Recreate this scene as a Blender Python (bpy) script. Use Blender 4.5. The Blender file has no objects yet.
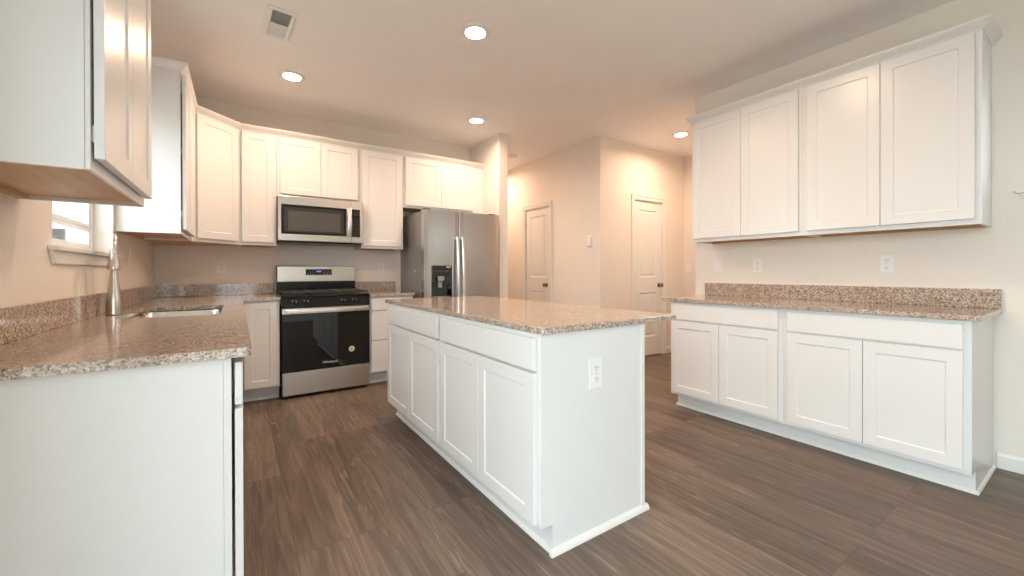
import bpy, bmesh, math, random
from mathutils import Vector, Matrix
random.seed(7)
PI = math.pi
S = bpy.context.scene
COL = S.collection

# ------------------------------------------------------------ camera
F, CX, CY, YAW, PITCH, ROLL, EYE = 407.86, 512.0, 273.1, 0.5914, -0.0031, 0.0025, 1.1196
cd = bpy.data.cameras.new('camera'); cam = bpy.data.objects.new('camera', cd); COL.objects.link(cam)
cd.sensor_width = 36.0; cd.lens = 36.0 * F / 1024.0
cd.shift_x = 0.0; cd.shift_y = (CY - 288.0) / 1024.0
cd.clip_start = 0.02; cd.clip_end = 200
s_, c_ = math.sin(YAW), math.cos(YAW)
fw = Vector((s_, c_, 0)); rt = Vector((c_, -s_, 0)); up = Vector((0, 0, 1))
f2 = fw * math.cos(PITCH) + up * math.sin(PITCH); u2 = up * math.cos(PITCH) - fw * math.sin(PITCH)
# image x' = x cosR - z sinR, image z' = x sinR + z cosR
r3 = rt * math.cos(ROLL) - u2 * math.sin(ROLL); u3 = rt * math.sin(ROLL) + u2 * math.cos(ROLL)
M = Matrix((r3, u3, -f2)).transposed().to_4x4(); M.translation = Vector((0, 0, EYE))
cam.matrix_world = M
S.camera = cam

# ------------------------------------------------------------ world, windows' daylight, exposure
S.view_settings.view_transform = 'Standard'; S.view_settings.look = 'None'
S.view_settings.gamma = 1.0; S.view_settings.use_curve_mapping = False
S.view_settings.exposure = 0.66
S.cycles.use_denoising = True
S.cycles.max_bounces = 10; S.cycles.diffuse_bounces = 6; S.cycles.glossy_bounces = 5
S.cycles.transparent_max_bounces = 12; S.cycles.caustics_reflective = False; S.cycles.caustics_refractive = False
S.cycles.sample_clamp_indirect = 6.0
w = bpy.data.worlds.new('sky'); S.world = w; w.use_nodes = True
SKY = 5.4
bg = w.node_tree.nodes['Background']; bg.inputs[0].default_value = (0.885, 0.955, 1.0, 1); bg.inputs[1].default_value = SKY
w.cycles.sampling_method = 'MANUAL'; w.cycles.sample_map_resolution = 256

def portal(loc, rot, sx, sy):
    l = bpy.data.lights.new('window_portal', 'AREA'); l.shape = 'RECTANGLE'; l.size = sx; l.size_y = sy
    l.cycles.is_portal = True
    o = bpy.data.objects.new('window_portal', l); o.location = loc; o.rotation_euler = rot; COL.objects.link(o)
LAMP = 10.6
LAMPCOL = (1.0, 0.69, 0.485)

# ------------------------------------------------------------ dimensions
XL, XR, BW, H = -0.61, 3.586, 4.738, 2.742
RE = 2.231            # far end of the right wall
HX, HY, HX2 = 3.596, 3.460, 5.275
PX0, PX1, PY = 2.535, 2.650, 4.036
YR = -2.3
CT, CB = 0.904, 0.879
ZU, ZUT = 1.369, 2.436

# ------------------------------------------------------------ materials
def new_mat(name):
    m = bpy.data.materials.new(name); m.use_nodes = True
    return m, m.node_tree, m.node_tree.nodes['Principled BSDF']
def N(nt, t, **k):
    n = nt.nodes.new(t)
    for a, b in k.items(): setattr(n, a, b)
    return n
def L(nt, a, b): nt.links.new(a, b)
def ramp(nt, stops, interp='LINEAR'):
    r = N(nt, 'ShaderNodeValToRGB'); e = r.color_ramp.elements; r.color_ramp.interpolation = interp
    while len(e) < len(stops): e.new(0.5)
    for i, (p, c) in enumerate(stops): e[i].position = p; e[i].color = (*c, 1)
    return r
def bump(nt, b, height, strength, dist=0.001):
    n = N(nt, 'ShaderNodeBump'); n.inputs['Strength'].default_value = strength; n.inputs['Distance'].default_value = dist
    L(nt, height, n.inputs['Height']); L(nt, n.outputs[0], b.inputs['Normal'])
def paint(name, col, rough, noise_scale=0, strength=0.15, spec=0.5, var=0.015):
    m, nt, b = new_mat(name)
    b.inputs['Roughness'].default_value = rough; b.inputs['Specular IOR Level'].default_value = spec
    tc = N(nt, 'ShaderNodeTexCoord'); n = N(nt, 'ShaderNodeTexNoise'); n.inputs['Scale'].default_value = 2.2
    L(nt, tc.outputs['Object'], n.inputs['Vector'])
    r = ramp(nt, [(0.3, tuple(c * (1 - var) for c in col)), (0.7, tuple(min(1, c * (1 + var)) for c in col))])
    L(nt, n.outputs[0], r.inputs[0]); L(nt, r.outputs[0], b.inputs['Base Color'])
    if noise_scale:
        n2 = N(nt, 'ShaderNodeTexNoise'); n2.inputs['Scale'].default_value = noise_scale; n2.inputs['Detail'].default_value = 3
        L(nt, tc.outputs['Object'], n2.inputs['Vector']); bump(nt, b, n2.outputs[0], strength)
    return m
M_WALL = paint('greige wall paint', (0.80, 0.74, 0.68), 0.62, 160, 0.25, 0.35)
M_CEIL = paint('ceiling paint', (0.90, 0.88, 0.87), 0.8, 120, 0.35, 0.2)
M_CAB = paint('white cabinet lacquer', (0.74, 0.74, 0.735), 0.28, 0, 0, 0.5, 0.005)
M_TRIM = paint('white trim enamel', (0.80, 0.79, 0.765), 0.3, 0, 0, 0.5, 0.005)
M_PLATE = paint('white plastic', (0.82, 0.815, 0.80), 0.35, 0)
M_DARK = paint('dark slot', (0.02, 0.02, 0.02), 0.6, 0)
M_VINYL = paint('white vinyl', (0.82, 0.83, 0.83), 0.35, 0)
M_VOID = paint('grey duct', (0.38, 0.37, 0.36), 0.8, 0)

def wood_mat(name, ca, cb, rough, axis='Y'):
    m, nt, b = new_mat(name); b.inputs['Roughness'].default_value = rough
    tc = N(nt, 'ShaderNodeTexCoord'); mp = N(nt, 'ShaderNodeMapping')
    mp.inputs['Scale'].default_value = (4, 40, 40) if axis == 'X' else (40, 4, 40)
    L(nt, tc.outputs['Object'], mp.inputs[0])
    n = N(nt, 'ShaderNodeTexNoise'); n.inputs['Scale'].default_value = 1.0; n.inputs['Detail'].default_value = 5
    L(nt, mp.outputs[0], n.inputs['Vector'])
    r = ramp(nt, [(0.3, ca), (0.7, cb)]); L(nt, n.outputs[0], r.inputs[0]); L(nt, r.outputs[0], b.inputs['Base Color'])
    return m
M_MAPLE = wood_mat('natural wood underside', (0.50, 0.31, 0.15), (0.60, 0.40, 0.22), 0.4, 'X')

def floor_mat():
    m, nt, b = new_mat('grey brown vinyl plank')
    tc = N(nt, 'ShaderNodeTexCoord'); sp = N(nt, 'ShaderNodeSeparateXYZ'); L(nt, tc.outputs['Object'], sp.inputs[0])
    cb = N(nt, 'ShaderNodeCombineXYZ')
    off = N(nt, 'ShaderNodeMath', operation='ADD'); off.inputs[1].default_value = 10 - 0.385 + 0.172 * 4
    offy = N(nt, 'ShaderNodeMath', operation='ADD'); offy.inputs[1].default_value = 20.15
    L(nt, sp.outputs[0], off.inputs[0]); L(nt, sp.outputs[1], offy.inputs[0])
    L(nt, offy.outputs[0], cb.inputs[0]); L(nt, off.outputs[0], cb.inputs[1])
    br = N(nt, 'ShaderNodeTexBrick'); br.offset = 0.37; br.offset_frequency = 3; br.squash = 1
    br.inputs['Scale'].default_value = 1; br.inputs['Brick Width'].default_value = 1.22; br.inputs['Row Height'].default_value = 0.172
    br.inputs['Mortar Size'].default_value = 0.0011; br.inputs['Mortar Smooth'].default_value = 0.3
    br.inputs['Color1'].default_value = (0, 0, 0, 1); br.inputs['Color2'].default_value = (1, 1, 1, 1); br.inputs['Mortar'].default_value = (0.5, 0.5, 0.5, 1)
    L(nt, cb.outputs[0], br.inputs['Vector'])
    # grain: stretched noise with a per-plank offset
    sc = N(nt, 'ShaderNodeVectorMath', operation='MULTIPLY'); sc.inputs[1].default_value = (1.6, 26, 1); L(nt, cb.outputs[0], sc.inputs[0])
    rnd = N(nt, 'ShaderNodeMath', operation='MULTIPLY'); rnd.inputs[1].default_value = 37.0; L(nt, br.outputs['Color'], rnd.inputs[0])
    cz = N(nt, 'ShaderNodeCombineXYZ'); L(nt, rnd.outputs[0], cz.inputs[2]); L(nt, rnd.outputs[0], cz.inputs[0])
    ad = N(nt, 'ShaderNodeVectorMath', operation='ADD'); L(nt, sc.outputs[0], ad.inputs[0]); L(nt, cz.outputs[0], ad.inputs[1])
    n1 = N(nt, 'ShaderNodeTexNoise'); n1.inputs['Scale'].default_value = 1.0; n1.inputs['Detail'].default_value = 7; n1.inputs['Roughness'].default_value = 0.62; n1.inputs['Distortion'].default_value = 1.3
    L(nt, ad.outputs[0], n1.inputs['Vector'])
    # cathedral grain: rings of a distorted low-frequency noise
    sc2 = N(nt, 'ShaderNodeVectorMath', operation='MULTIPLY'); sc2.inputs[1].default_value = (0.75, 9.0, 1); L(nt, cb.outputs[0], sc2.inputs[0])
    ad2 = N(nt, 'ShaderNodeVectorMath', operation='ADD'); L(nt, sc2.outputs[0], ad2.inputs[0]); L(nt, cz.outputs[0], ad2.inputs[1])
    n2 = N(nt, 'ShaderNodeTexNoise'); n2.inputs['Scale'].default_value = 1.0; n2.inputs['Detail'].default_value = 2.2; L(nt, ad2.outputs[0], n2.inputs['Vector'])
    mu = N(nt, 'ShaderNodeMath', operation='MULTIPLY'); mu.inputs[1].default_value = 120; L(nt, n2.outputs[0], mu.inputs[0])
    si = N(nt, 'ShaderNodeMath', operation='SINE'); L(nt, mu.outputs[0], si.inputs[0])
    sr = N(nt, 'ShaderNodeMapRange'); sr.inputs['From Min'].default_value = 0.45; sr.inputs['From Max'].default_value = 1.0; sr.inputs['To Max'].default_value = 1.0
    L(nt, si.outputs[0], sr.inputs[0])
    n3 = N(nt, 'ShaderNodeTexNoise'); n3.inputs['Scale'].default_value = 2.0; L(nt, ad2.outputs[0], n3.inputs['Vector'])
    sr3 = N(nt, 'ShaderNodeMapRange'); sr3.inputs['From Min'].default_value = 0.5; sr3.inputs['From Max'].default_value = 0.68; L(nt, n3.outputs[0], sr3.inputs[0])
    cath = N(nt, 'ShaderNodeMath', operation='MULTIPLY'); L(nt, sr.outputs[0], cath.inputs[0]); L(nt, sr3.outputs[0], cath.inputs[1])
    base = ramp(nt, [(0.0, (0.062, 0.044, 0.034)), (0.30, (0.106, 0.077, 0.060)), (0.62, (0.160, 0.118, 0.091)), (1.0, (0.250, 0.190, 0.148))])
    mixv = N(nt, 'ShaderNodeMath', operation='MULTIPLY_ADD'); mixv.inputs[1].default_value = 0.36; L(nt, br.outputs['Color'], mixv.inputs[0])
    g = N(nt, 'ShaderNodeMath', operation='MULTIPLY_ADD'); g.inputs[1].default_value = 1.75; g.inputs[2].default_value = -0.54; L(nt, n1.outputs[0], g.inputs[0])
    L(nt, g.outputs[0], mixv.inputs[2]); L(nt, mixv.outputs[0], base.inputs[0])
    mx = N(nt, 'ShaderNodeMix', data_type='RGBA'); mx.inputs[7].default_value = (0.40, 0.31, 0.235, 1)
    fac = N(nt, 'ShaderNodeMath', operation='MULTIPLY'); fac.inputs[1].default_value = 0.42; L(nt, cath.outputs[0], fac.inputs[0])
    L(nt, fac.outputs[0], mx.inputs[0]); L(nt, base.outputs[0], mx.inputs[6])
    mm = N(nt, 'ShaderNodeMix', data_type='RGBA'); mm.inputs[7].default_value = (0.075, 0.05, 0.036, 1)
    L(nt, br.outputs['Fac'], mm.inputs[0]); L(nt, mx.outputs[2], mm.inputs[6]); L(nt, mm.outputs[2], b.inputs['Base Color'])
    rr = N(nt, 'ShaderNodeMapRange'); rr.inputs['To Min'].default_value = 0.36; rr.inputs['To Max'].default_value = 0.52
    L(nt, n1.outputs[0], rr.inputs[0]); L(nt, rr.outputs[0], b.inputs['Roughness'])
    b.inputs['Specular IOR Level'].default_value = 0.45
    bump(nt, b, n1.outputs[0], 0.12, 0.001)
    return m
M_FLOOR = floor_mat()

def granite():
    m, nt, b = new_mat('speckled granite')
    tc = N(nt, 'ShaderNodeTexCoord')
    v = N(nt, 'ShaderNodeTexVoronoi'); v.inputs['Scale'].default_value = 170; L(nt, tc.outputs['Object'], v.inputs['Vector'])
    sp = N(nt, 'ShaderNodeSeparateColor'); L(nt, v.outputs['Color'], sp.inputs[0])
    r1 = ramp(nt, [(0.0, (0.025, 0.020, 0.018)), (0.13, (0.14, 0.10, 0.08)), (0.25, (0.30, 0.215, 0.17)), (0.42, (0.52, 0.41, 0.335)), (0.60, (0.42, 0.31, 0.245)), (0.72, (0.63, 0.54, 0.465)), (0.90, (0.76, 0.70, 0.63))], 'CONSTANT')
    n = N(nt, 'ShaderNodeTexNoise'); n.inputs['Scale'].default_value = 24; n.inputs['Detail'].default_value = 3; L(nt, tc.outputs['Object'], n.inputs['Vector'])
    ad = N(nt, 'ShaderNodeMath', operation='MULTIPLY_ADD'); ad.inputs[1].default_value = 0.55; ad.inputs[2].default_value = -0.27; L(nt, n.outputs[0], ad.inputs[0])
    a2 = N(nt, 'ShaderNodeMath', operation='ADD'); L(nt, ad.outputs[0], a2.inputs[0]); L(nt, sp.outputs[0], a2.inputs[1])
    L(nt, a2.outputs[0], r1.inputs[0])
    v2 = N(nt, 'ShaderNodeTexVoronoi'); v2.inputs['Scale'].default_value = 420; L(nt, tc.outputs['Object'], v2.inputs['Vector'])
    s2 = N(nt, 'ShaderNodeSeparateColor'); L(nt, v2.outputs['Color'], s2.inputs[0])
    r2 = ramp(nt, [(0.0, (0.10, 0.08, 0.07)), (0.14, (0.36, 0.27, 0.215)), (0.50, (0.46, 0.365, 0.30)), (0.80, (0.64, 0.56, 0.49))], 'CONSTANT'); L(nt, s2.outputs[1], r2.inputs[0])
    mx = N(nt, 'ShaderNodeMix', data_type='RGBA'); mx.inputs[0].default_value = 0.45
    L(nt, r1.outputs[0], mx.inputs[6]); L(nt, r2.outputs[0], mx.inputs[7]); L(nt, mx.outputs[2], b.inputs['Base Color'])
    b.inputs['Roughness'].default_value = 0.09; b.inputs['Specular IOR Level'].default_value = 0.55
    return m
M_GRAN = granite()

def steel(name, col, rough, axis=2, aniso=0.0):
    m, nt, b = new_mat(name); b.inputs['Metallic'].default_value = 1.0
    tc = N(nt, 'ShaderNodeTexCoord'); mp = N(nt, 'ShaderNodeMapping')
    s = [2.0, 2.0, 2.0]; s[axis] = 420.0; mp.inputs['Scale'].default_value = s
    L(nt, tc.outputs['Object'], mp.inputs[0]); n = N(nt, 'ShaderNodeTexNoise'); n.inputs['Scale'].default_value = 1; n.inputs['Detail'].default_value = 2
    L(nt, mp.outputs[0], n.inputs['Vector'])
    r = ramp(nt, [(0.3, tuple(c * 0.94 for c in col)), (0.7, tuple(min(1, c * 1.05) for c in col))]); L(nt, n.outputs[0], r.inputs[0]); L(nt, r.outputs[0], b.inputs['Base Color'])
    rr = N(nt, 'ShaderNodeMapRange'); rr.inputs['To Min'].default_value = rough * 0.85; rr.inputs['To Max'].default_value = rough * 1.2
    L(nt, n.outputs[0], rr.inputs[0]); L(nt, rr.outputs[0], b.inputs['Roughness'])
    bump(nt, b, n.outputs[0], 0.012, 0.0003)
    return m
M_STEEL = steel('brushed stainless steel', (0.60, 0.56, 0.51), 0.30)
M_FRIDGE = steel('fridge stainless steel', (0.52, 0.51, 0.50), 0.25)
M_SINK = steel('sink stainless steel', (0.72, 0.71, 0.69), 0.22, 1)
M_NICKEL = steel('brushed nickel', (0.62, 0.58, 0.53), 0.28, 2)
M_HANDLE = steel('bright steel handle', (0.78, 0.77, 0.75), 0.28, 0)
M_KNOB = steel('dark bronze', (0.32, 0.26, 0.21), 0.25, 0)
M_HINGE = steel('satin hinge', (0.55, 0.50, 0.44), 0.35, 0)
M_SIDE = paint('dark grey enamel', (0.20, 0.195, 0.19), 0.22, 0, 0, 0.6)
M_BLACK = paint('black enamel', (0.010, 0.010, 0.010), 0.22, 0, 0, 0.3)
M_BGLASS = paint('black oven glass', (0.006, 0.007, 0.007), 0.03, 0, 0, 0.6)
M_IRON = paint('cast iron', (0.028, 0.025, 0.023), 0.5, 200, 0.3)
M_MWIN = paint('grey microwave window', (0.035, 0.034, 0.033), 0.12, 0, 0, 0.5)
M_MWIN2 = paint('inner grey microwave window', (0.085, 0.080, 0.075), 0.16, 0, 0, 0.5)
M_LOGO = paint('silver lettering', (0.75, 0.75, 0.75), 0.4, 0)
M_STICK = paint('cream paper', (0.74, 0.66, 0.55), 0.6, 0)
M_STICK2 = paint('tan paper print', (0.45, 0.36, 0.28), 0.6, 0)
M_YELLOW = paint('yellow tape', (0.80, 0.62, 0.10), 0.5, 0)
M_GREYP = paint('grey plastic', (0.35, 0.35, 0.36), 0.35, 0)

def emit(name, col, st):
    m, nt, b = new_mat(name); b.inputs['Base Color'].default_value = (*col, 1)
    b.inputs['Emission Color'].default_value = (*col, 1); b.inputs['Emission Strength'].default_value = st
    return m
M_LENS = emit('lit lamp lens', (1.0, 0.86, 0.66), 9.0)
M_BLUE = emit('blue display', (0.12, 0.25, 1.0), 2.0)

def glass_mat():
    m = bpy.data.materials.new('window glass'); m.use_nodes = True; nt = m.node_tree; nt.nodes.clear()
    o = N(nt, 'ShaderNodeOutputMaterial'); t = N(nt, 'ShaderNodeBsdfTransparent'); g = N(nt, 'ShaderNodeBsdfGlossy'); g.inputs['Roughness'].default_value = 0.0
    t.inputs[0].default_value = (0.94, 0.97, 0.96, 1)
    lw = N(nt, 'ShaderNodeLayerWeight'); lw.inputs[0].default_value = 0.5; pw = N(nt, 'ShaderNodeMath', operation='POWER'); pw.inputs[1].default_value = 5; L(nt, lw.outputs['Facing'], pw.inputs[0])
    fr = N(nt, 'ShaderNodeMath', operation='MULTIPLY_ADD'); fr.inputs[1].default_value = 0.9; fr.inputs[2].default_value = 0.03; L(nt, pw.outputs[0], fr.inputs[0]); mx = N(nt, 'ShaderNodeMixShader')
    L(nt, fr.outputs[0], mx.inputs[0]); L(nt, t.outputs[0], mx.inputs[1]); L(nt, g.outputs[0], mx.inputs[2]); L(nt, mx.outputs[0], o.inputs[0])
    return m
M_GLASS = glass_mat()

def siding():
    m, nt, b = new_mat('lap siding'); b.inputs['Roughness'].default_value = 0.7
    tc = N(nt, 'ShaderNodeTexCoord'); wv = N(nt, 'ShaderNodeTexWave', wave_type='BANDS', bands_direction='Z', wave_profile='SAW'); wv.inputs['Scale'].default_value = 1.6
    L(nt, tc.outputs['Object'], wv.inputs['Vector'])
    r = ramp(nt, [(0.0, (0.32, 0.33, 0.31)), (0.12, (0.58, 0.60, 0.56)), (1, (0.52, 0.54, 0.50))]); L(nt, wv.outputs[0], r.inputs[0]); L(nt, r.outputs[0], b.inputs['Base Color'])
    bump(nt, b, wv.outputs[0], 0.5, 0.02)
    return m
M_SIDING = siding()
M_BOUNCE_GROUND = paint('pale bounce concrete', (0.46, 0.43, 0.39), 0.9, 30, 0.5, 0.2, 0.3)  # unseen outdoor ground, made pale to bounce daylight up onto the ceiling
M_ROOF = paint('grey shingle', (0.12, 0.12, 0.13), 0.9, 40, 0.5, 0.2, 0.2)

# ------------------------------------------------------------ mesh helpers
def box(bm, x0, x1, y0, y1, z0, z1):
    if x0 > x1: x0, x1 = x1, x0
    if y0 > y1: y0, y1 = y1, y0
    if z0 > z1: z0, z1 = z1, z0
    v = [bm.verts.new(p) for p in ((x0, y0, z0), (x1, y0, z0), (x1, y1, z0), (x0, y1, z0), (x0, y0, z1), (x1, y0, z1), (x1, y1, z1), (x0, y1, z1))]
    for f in ((0, 3, 2, 1), (4, 5, 6, 7), (0, 1, 5, 4), (1, 2, 6, 5), (2, 3, 7, 6), (3, 0, 4, 7)):
        bm.faces.new([v[i] for i in f])
    return v
def prism(bm, pts, z0, z1, mp=None):
    """polygon pts (a,b) swept between z0 and z1; mp maps (a,b,z) to xyz"""
    mp = mp or (lambda a, b, z: (a, b, z))
    lo = [bm.verts.new(mp(a, b, z0)) for a, b in pts]; hi = [bm.verts.new(mp(a, b, z1)) for a, b in pts]
    n = len(pts); bm.faces.new(lo[::-1]); bm.faces.new(hi)
    for i in range(n): bm.faces.new((lo[i], lo[(i + 1) % n], hi[(i + 1) % n], hi[i]))
def lathe(bm, prof, c=(0, 0, 0), axis='Z', seg=32, close=True):
    """prof: list of (r, h)"""
    rings = []
    for r, h in prof:
        ring = []
        for k in range(seg):
            a = 2 * PI * k / seg; x, y = r * math.cos(a), r * math.sin(a)
            p = {'Z': (x, y, h), 'Y': (x, h, y), 'X': (h, x, y)}[axis]
            ring.append(bm.verts.new((c[0] + p[0], c[1] + p[1], c[2] + p[2])))
        rings.append(ring)
    for a, b in zip(rings, rings[1:]):
        for k in range(seg): bm.faces.new((a[k], a[(k + 1) % seg], b[(k + 1) % seg], b[k]))
    if close: bm.faces.new(rings[0][::-1]); bm.faces.new(rings[-1])
def tube(bm, pts, rad, seg=16):
    """round tube along pts; rad is a number or one per point"""
    pts = [Vector(p) for p in pts]; rad = rad if isinstance(rad, (list, tuple)) else [rad] * len(pts)
    rings = []; ref = None
    for i, p in enumerate(pts):
        t = (pts[min(i + 1, len(pts) - 1)] - pts[max(i - 1, 0)]).normalized()
        if ref is None: ref = Vector((0, 0, 1)) if abs(t.z) < 0.9 else Vector((1, 0, 0))
        a = (ref - t * ref.dot(t)).normalized(); b = t.cross(a); ref = a
        rings.append([bm.verts.new(p + (a * math.cos(2 * PI * k / seg) + b * math.sin(2 * PI * k / seg)) * rad[i]) for k in range(seg)])
    for a, b in zip(rings, rings[1:]):
        for k in range(seg): bm.faces.new((a[k], a[(k + 1) % seg], b[(k + 1) % seg], b[k]))
    bm.faces.new(rings[0][::-1]); bm.faces.new(rings[-1])
def build(name, bm, mat, parent=None, bevel=0, smooth=False, seg=2):
    bmesh.ops.recalc_face_normals(bm, faces=bm.faces[:])
    me = bpy.data.meshes.new(name); bm.to_mesh(me); bm.free()
    for m in (mat if isinstance(mat, (list, tuple)) else [mat]): me.materials.append(m)
    if smooth:
        for p in me.polygons: p.use_smooth = True
    o = bpy.data.objects.new(name, me); COL.objects.link(o)
    if parent: o.parent = parent
    if bevel:
        md = o.modifiers.new('edge', 'BEVEL'); md.width = bevel; md.segments = seg; md.limit_method = 'ANGLE'; md.angle_limit = math.radians(40)
    if smooth:
        md = o.modifiers.new('split', 'EDGE_SPLIT'); md.split_angle = math.radians(35)
    return o
def bx(name, mat, parent, *b, bevel=0):
    bm = bmesh.new(); box(bm, *b); return build(name, bm, mat, parent, bevel)
GROUPS = {'base cabinet': 'white base cabinets', 'wall cabinet': 'white wall cabinets', 'outlet': 'white wall outlets', 'light switch': 'white switch plates'}
def tag(o, label, cat, group=None):
    group = group or GROUPS.get(cat)
    o['label'] = label; o['category'] = cat
    if group: o['group'] = group
    return o
def thing(name, label, cat, loc=(0, 0, 0), rz=0, group=None):
    o = bpy.data.objects.new(name, None); o.empty_display_size = 0.1; COL.objects.link(o)
    o.location = loc; o.rotation_euler = (0, 0, rz)
    return tag(o, label, cat, group)
def struct(o): o['kind'] = 'structure'; return o
def sweep(bm, path, prof, closed=False):
    """prof (out, z) swept along xy path, mitred; 'out' is to the right of travel"""
    P = [Vector(p) for p in path]; rows = []
    for i, p in enumerate(P):
        d0 = (p - P[i - 1]).normalized() if i else (P[1] - p).normalized()
        d1 = (P[i + 1] - p).normalized() if i < len(P) - 1 else d0
        n0 = Vector((d0.y, -d0.x)); n1 = Vector((d1.y, -d1.x)); m = (n0 + n1).normalized(); k = 1 / max(0.2, m.dot(n0))
        rows.append([bm.verts.new((p.x + m.x * k * o, p.y + m.y * k * o, z)) for o, z in prof])
    n = len(prof)
    for a, b in zip(rows, rows[1:]):
        for k in range(n): bm.faces.new((a[k], a[(k + 1) % n], b[(k + 1) % n], b[k]))
    bm.faces.new(rows[0]); bm.faces.new(rows[-1][::-1])
def text_mesh(name, s, size, mat, parent, loc, rot, depth=0.0006):
    cu = bpy.data.curves.new(name, 'FONT'); cu.body = s; cu.size = size; cu.extrude = depth; cu.align_x = 'CENTER'; cu.align_y = 'CENTER'
    t = bpy.data.objects.new(name, cu); COL.objects.link(t)
    dg = bpy.context.evaluated_depsgraph_get(); me = bpy.data.meshes.new_from_object(t.evaluated_get(dg)); bpy.data.objects.remove(t)
    me.materials.clear(); me.materials.append(mat)
    o = bpy.data.objects.new(name, me); COL.objects.link(o); o.parent = parent; o.location = loc; o.rotation_euler = rot
    return o

# ------------------------------------------------------------ room shell
def wall(name, axis, p0, p1, a0, a1, z0, z1, holes=(), mat=None):
    """axis 'X': slab between x=p0..p1 running along Y a0..a1; axis 'Y' the other way round. holes (b0,b1,z0,z1)"""
    bm = bmesh.new()
    us = sorted({a0, a1, *[h[0] for h in holes], *[h[1] for h in holes]}); zs = sorted({z0, z1, *[h[2] for h in holes], *[h[3] for h in holes]})
    for i in range(len(us) - 1):
        for j in range(len(zs) - 1):
            um, zm = (us[i] + us[i + 1]) / 2, (zs[j] + zs[j + 1]) / 2
            if any(h[0] < um < h[1] and h[2] < zm < h[3] for h in holes): continue
            if axis == 'X': box(bm, p0, p1, us[i], us[i + 1], zs[j], zs[j + 1])
            else: box(bm, us[i], us[i + 1], p0, p1, zs[j], zs[j + 1])
    bmesh.ops.remove_doubles(bm, verts=bm.verts[:], dist=1e-5)
    seen = {}
    for f in bm.faces[:]:
        k = tuple(sorted(v.index for v in f.verts)) if False else frozenset(f.verts)
        seen.setdefault(k, []).append(f)
    bmesh.ops.delete(bm, geom=[f for fs in seen.values() if len(fs) > 1 for f in fs], context='FACES_ONLY')
    return struct(build(name, bm, mat or M_WALL))
W1 = (2.355, 3.300, 1.223, 2.130)       # sink window
W2 = (-2.1, 0.72, 0.02, 2.32)           # unseen patio door opening, left wall, sized to daylight the island fronts
W3 = (-1.05, 0.262, 1.560, 2.150)       # high window, right wall
WR = (-0.45, 0.40, 0.05, 2.10)             # unseen rear window, placed and sized for daylight on the viewer-facing sides
struct(bx('floor', M_FLOOR, None, XL - 0.12, 5.395, YR - 0.12, 6.72, -0.1, 0.0))
struct(bx('ceiling', M_CEIL, None, XL - 0.12, 5.395, YR - 0.12, 6.72, H, H + 0.1))
wall('wall_left', 'X', XL - 0.12, XL, YR, BW + 0.12, 0, H, [W1, W2])
wall('wall_back', 'Y', BW, BW + 0.12, XL, PX0, 0, H)
wall('wall_fridge_side', 'X', PX0, PX1, PY, 6.6, 0, H)
D1 = (4.418, 4.990, 0, 2.042); D2 = (4.213, 4.785, 0, 2.047)
wall('wall_hall_right', 'X', HX, HX + 0.12, HY, 6.6, 0, H, [D1])
wall('wall_hall_end', 'Y', 6.6, 6.72, PX0, HX2 + 0.12, 0, H)
wall('wall_closet', 'Y', HY, HY + 0.12, HX + 0.12, HX2, 0, H, [D2])
wall('wall_far_right', 'X', HX2, HX2 + 0.12, 2.111, 6.6, 0, H)
wall('wall_right', 'X', XR, XR + 0.12, YR, RE, 0, H, [W3])
wall('wall_passage', 'Y', RE - 0.12, RE, XR + 0.12, HX2, 0, H)
wall('wall_rear', 'Y', YR - 0.12, YR, XL - 0.12, XR + 0.12, 0, H, [WR])
portal((XL - 0.10, (W2[0] + W2[1]) / 2, (W2[2] + W2[3]) / 2), (0, -PI / 2, 0), W2[3] - W2[2], W2[1] - W2[0])
portal((XL - 0.10, (W1[0] + W1[1]) / 2, (W1[2] + W1[3]) / 2), (0, -PI / 2, 0), W1[3] - W1[2], W1[1] - W1[0])
portal((XR + 0.10, (W3[0] + W3[1]) / 2, (W3[2] + W3[3]) / 2), (0, PI / 2, 0), W3[3] - W3[2], W3[1] - W3[0])
portal(((WR[0] + WR[1]) / 2, YR - 0.1, (WR[2] + WR[3]) / 2), (PI / 2, 0, 0), WR[1] - WR[0], WR[3] - WR[2])

def baseboard(name, path):
    bm = bmesh.new(); sweep(bm, path, [(0.0005, 0.0005), (0.013, 0.0005), (0.013, 0.072), (0.009, 0.084), (0.004, 0.088), (0.0005, 0.088)])
    return struct(build(name, bm, M_TRIM))
baseboard('baseboard_right', [(XR, 0.3855), (XR, YR)])
baseboard('baseboard_rear', [(XR - 0.014, YR), (XL + 0.014, YR)])
baseboard('baseboard_left', [(XL, YR), (XL, W2[0] - 0.02)])
baseboard('baseboard_hall_right', [(HX, 4.35), (HX, HY), (4.145, HY)])
baseboard('baseboard_closet', [(4.855, HY), (HX2, HY), (HX2, RE), (XR, RE), (XR, 2.075)])
baseboard('baseboard_hall_left', [(PX0, PY + 0.001), (PX1, PY), (PX1, 6.6), (HX, 6.6), (HX, 5.06)])

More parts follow.
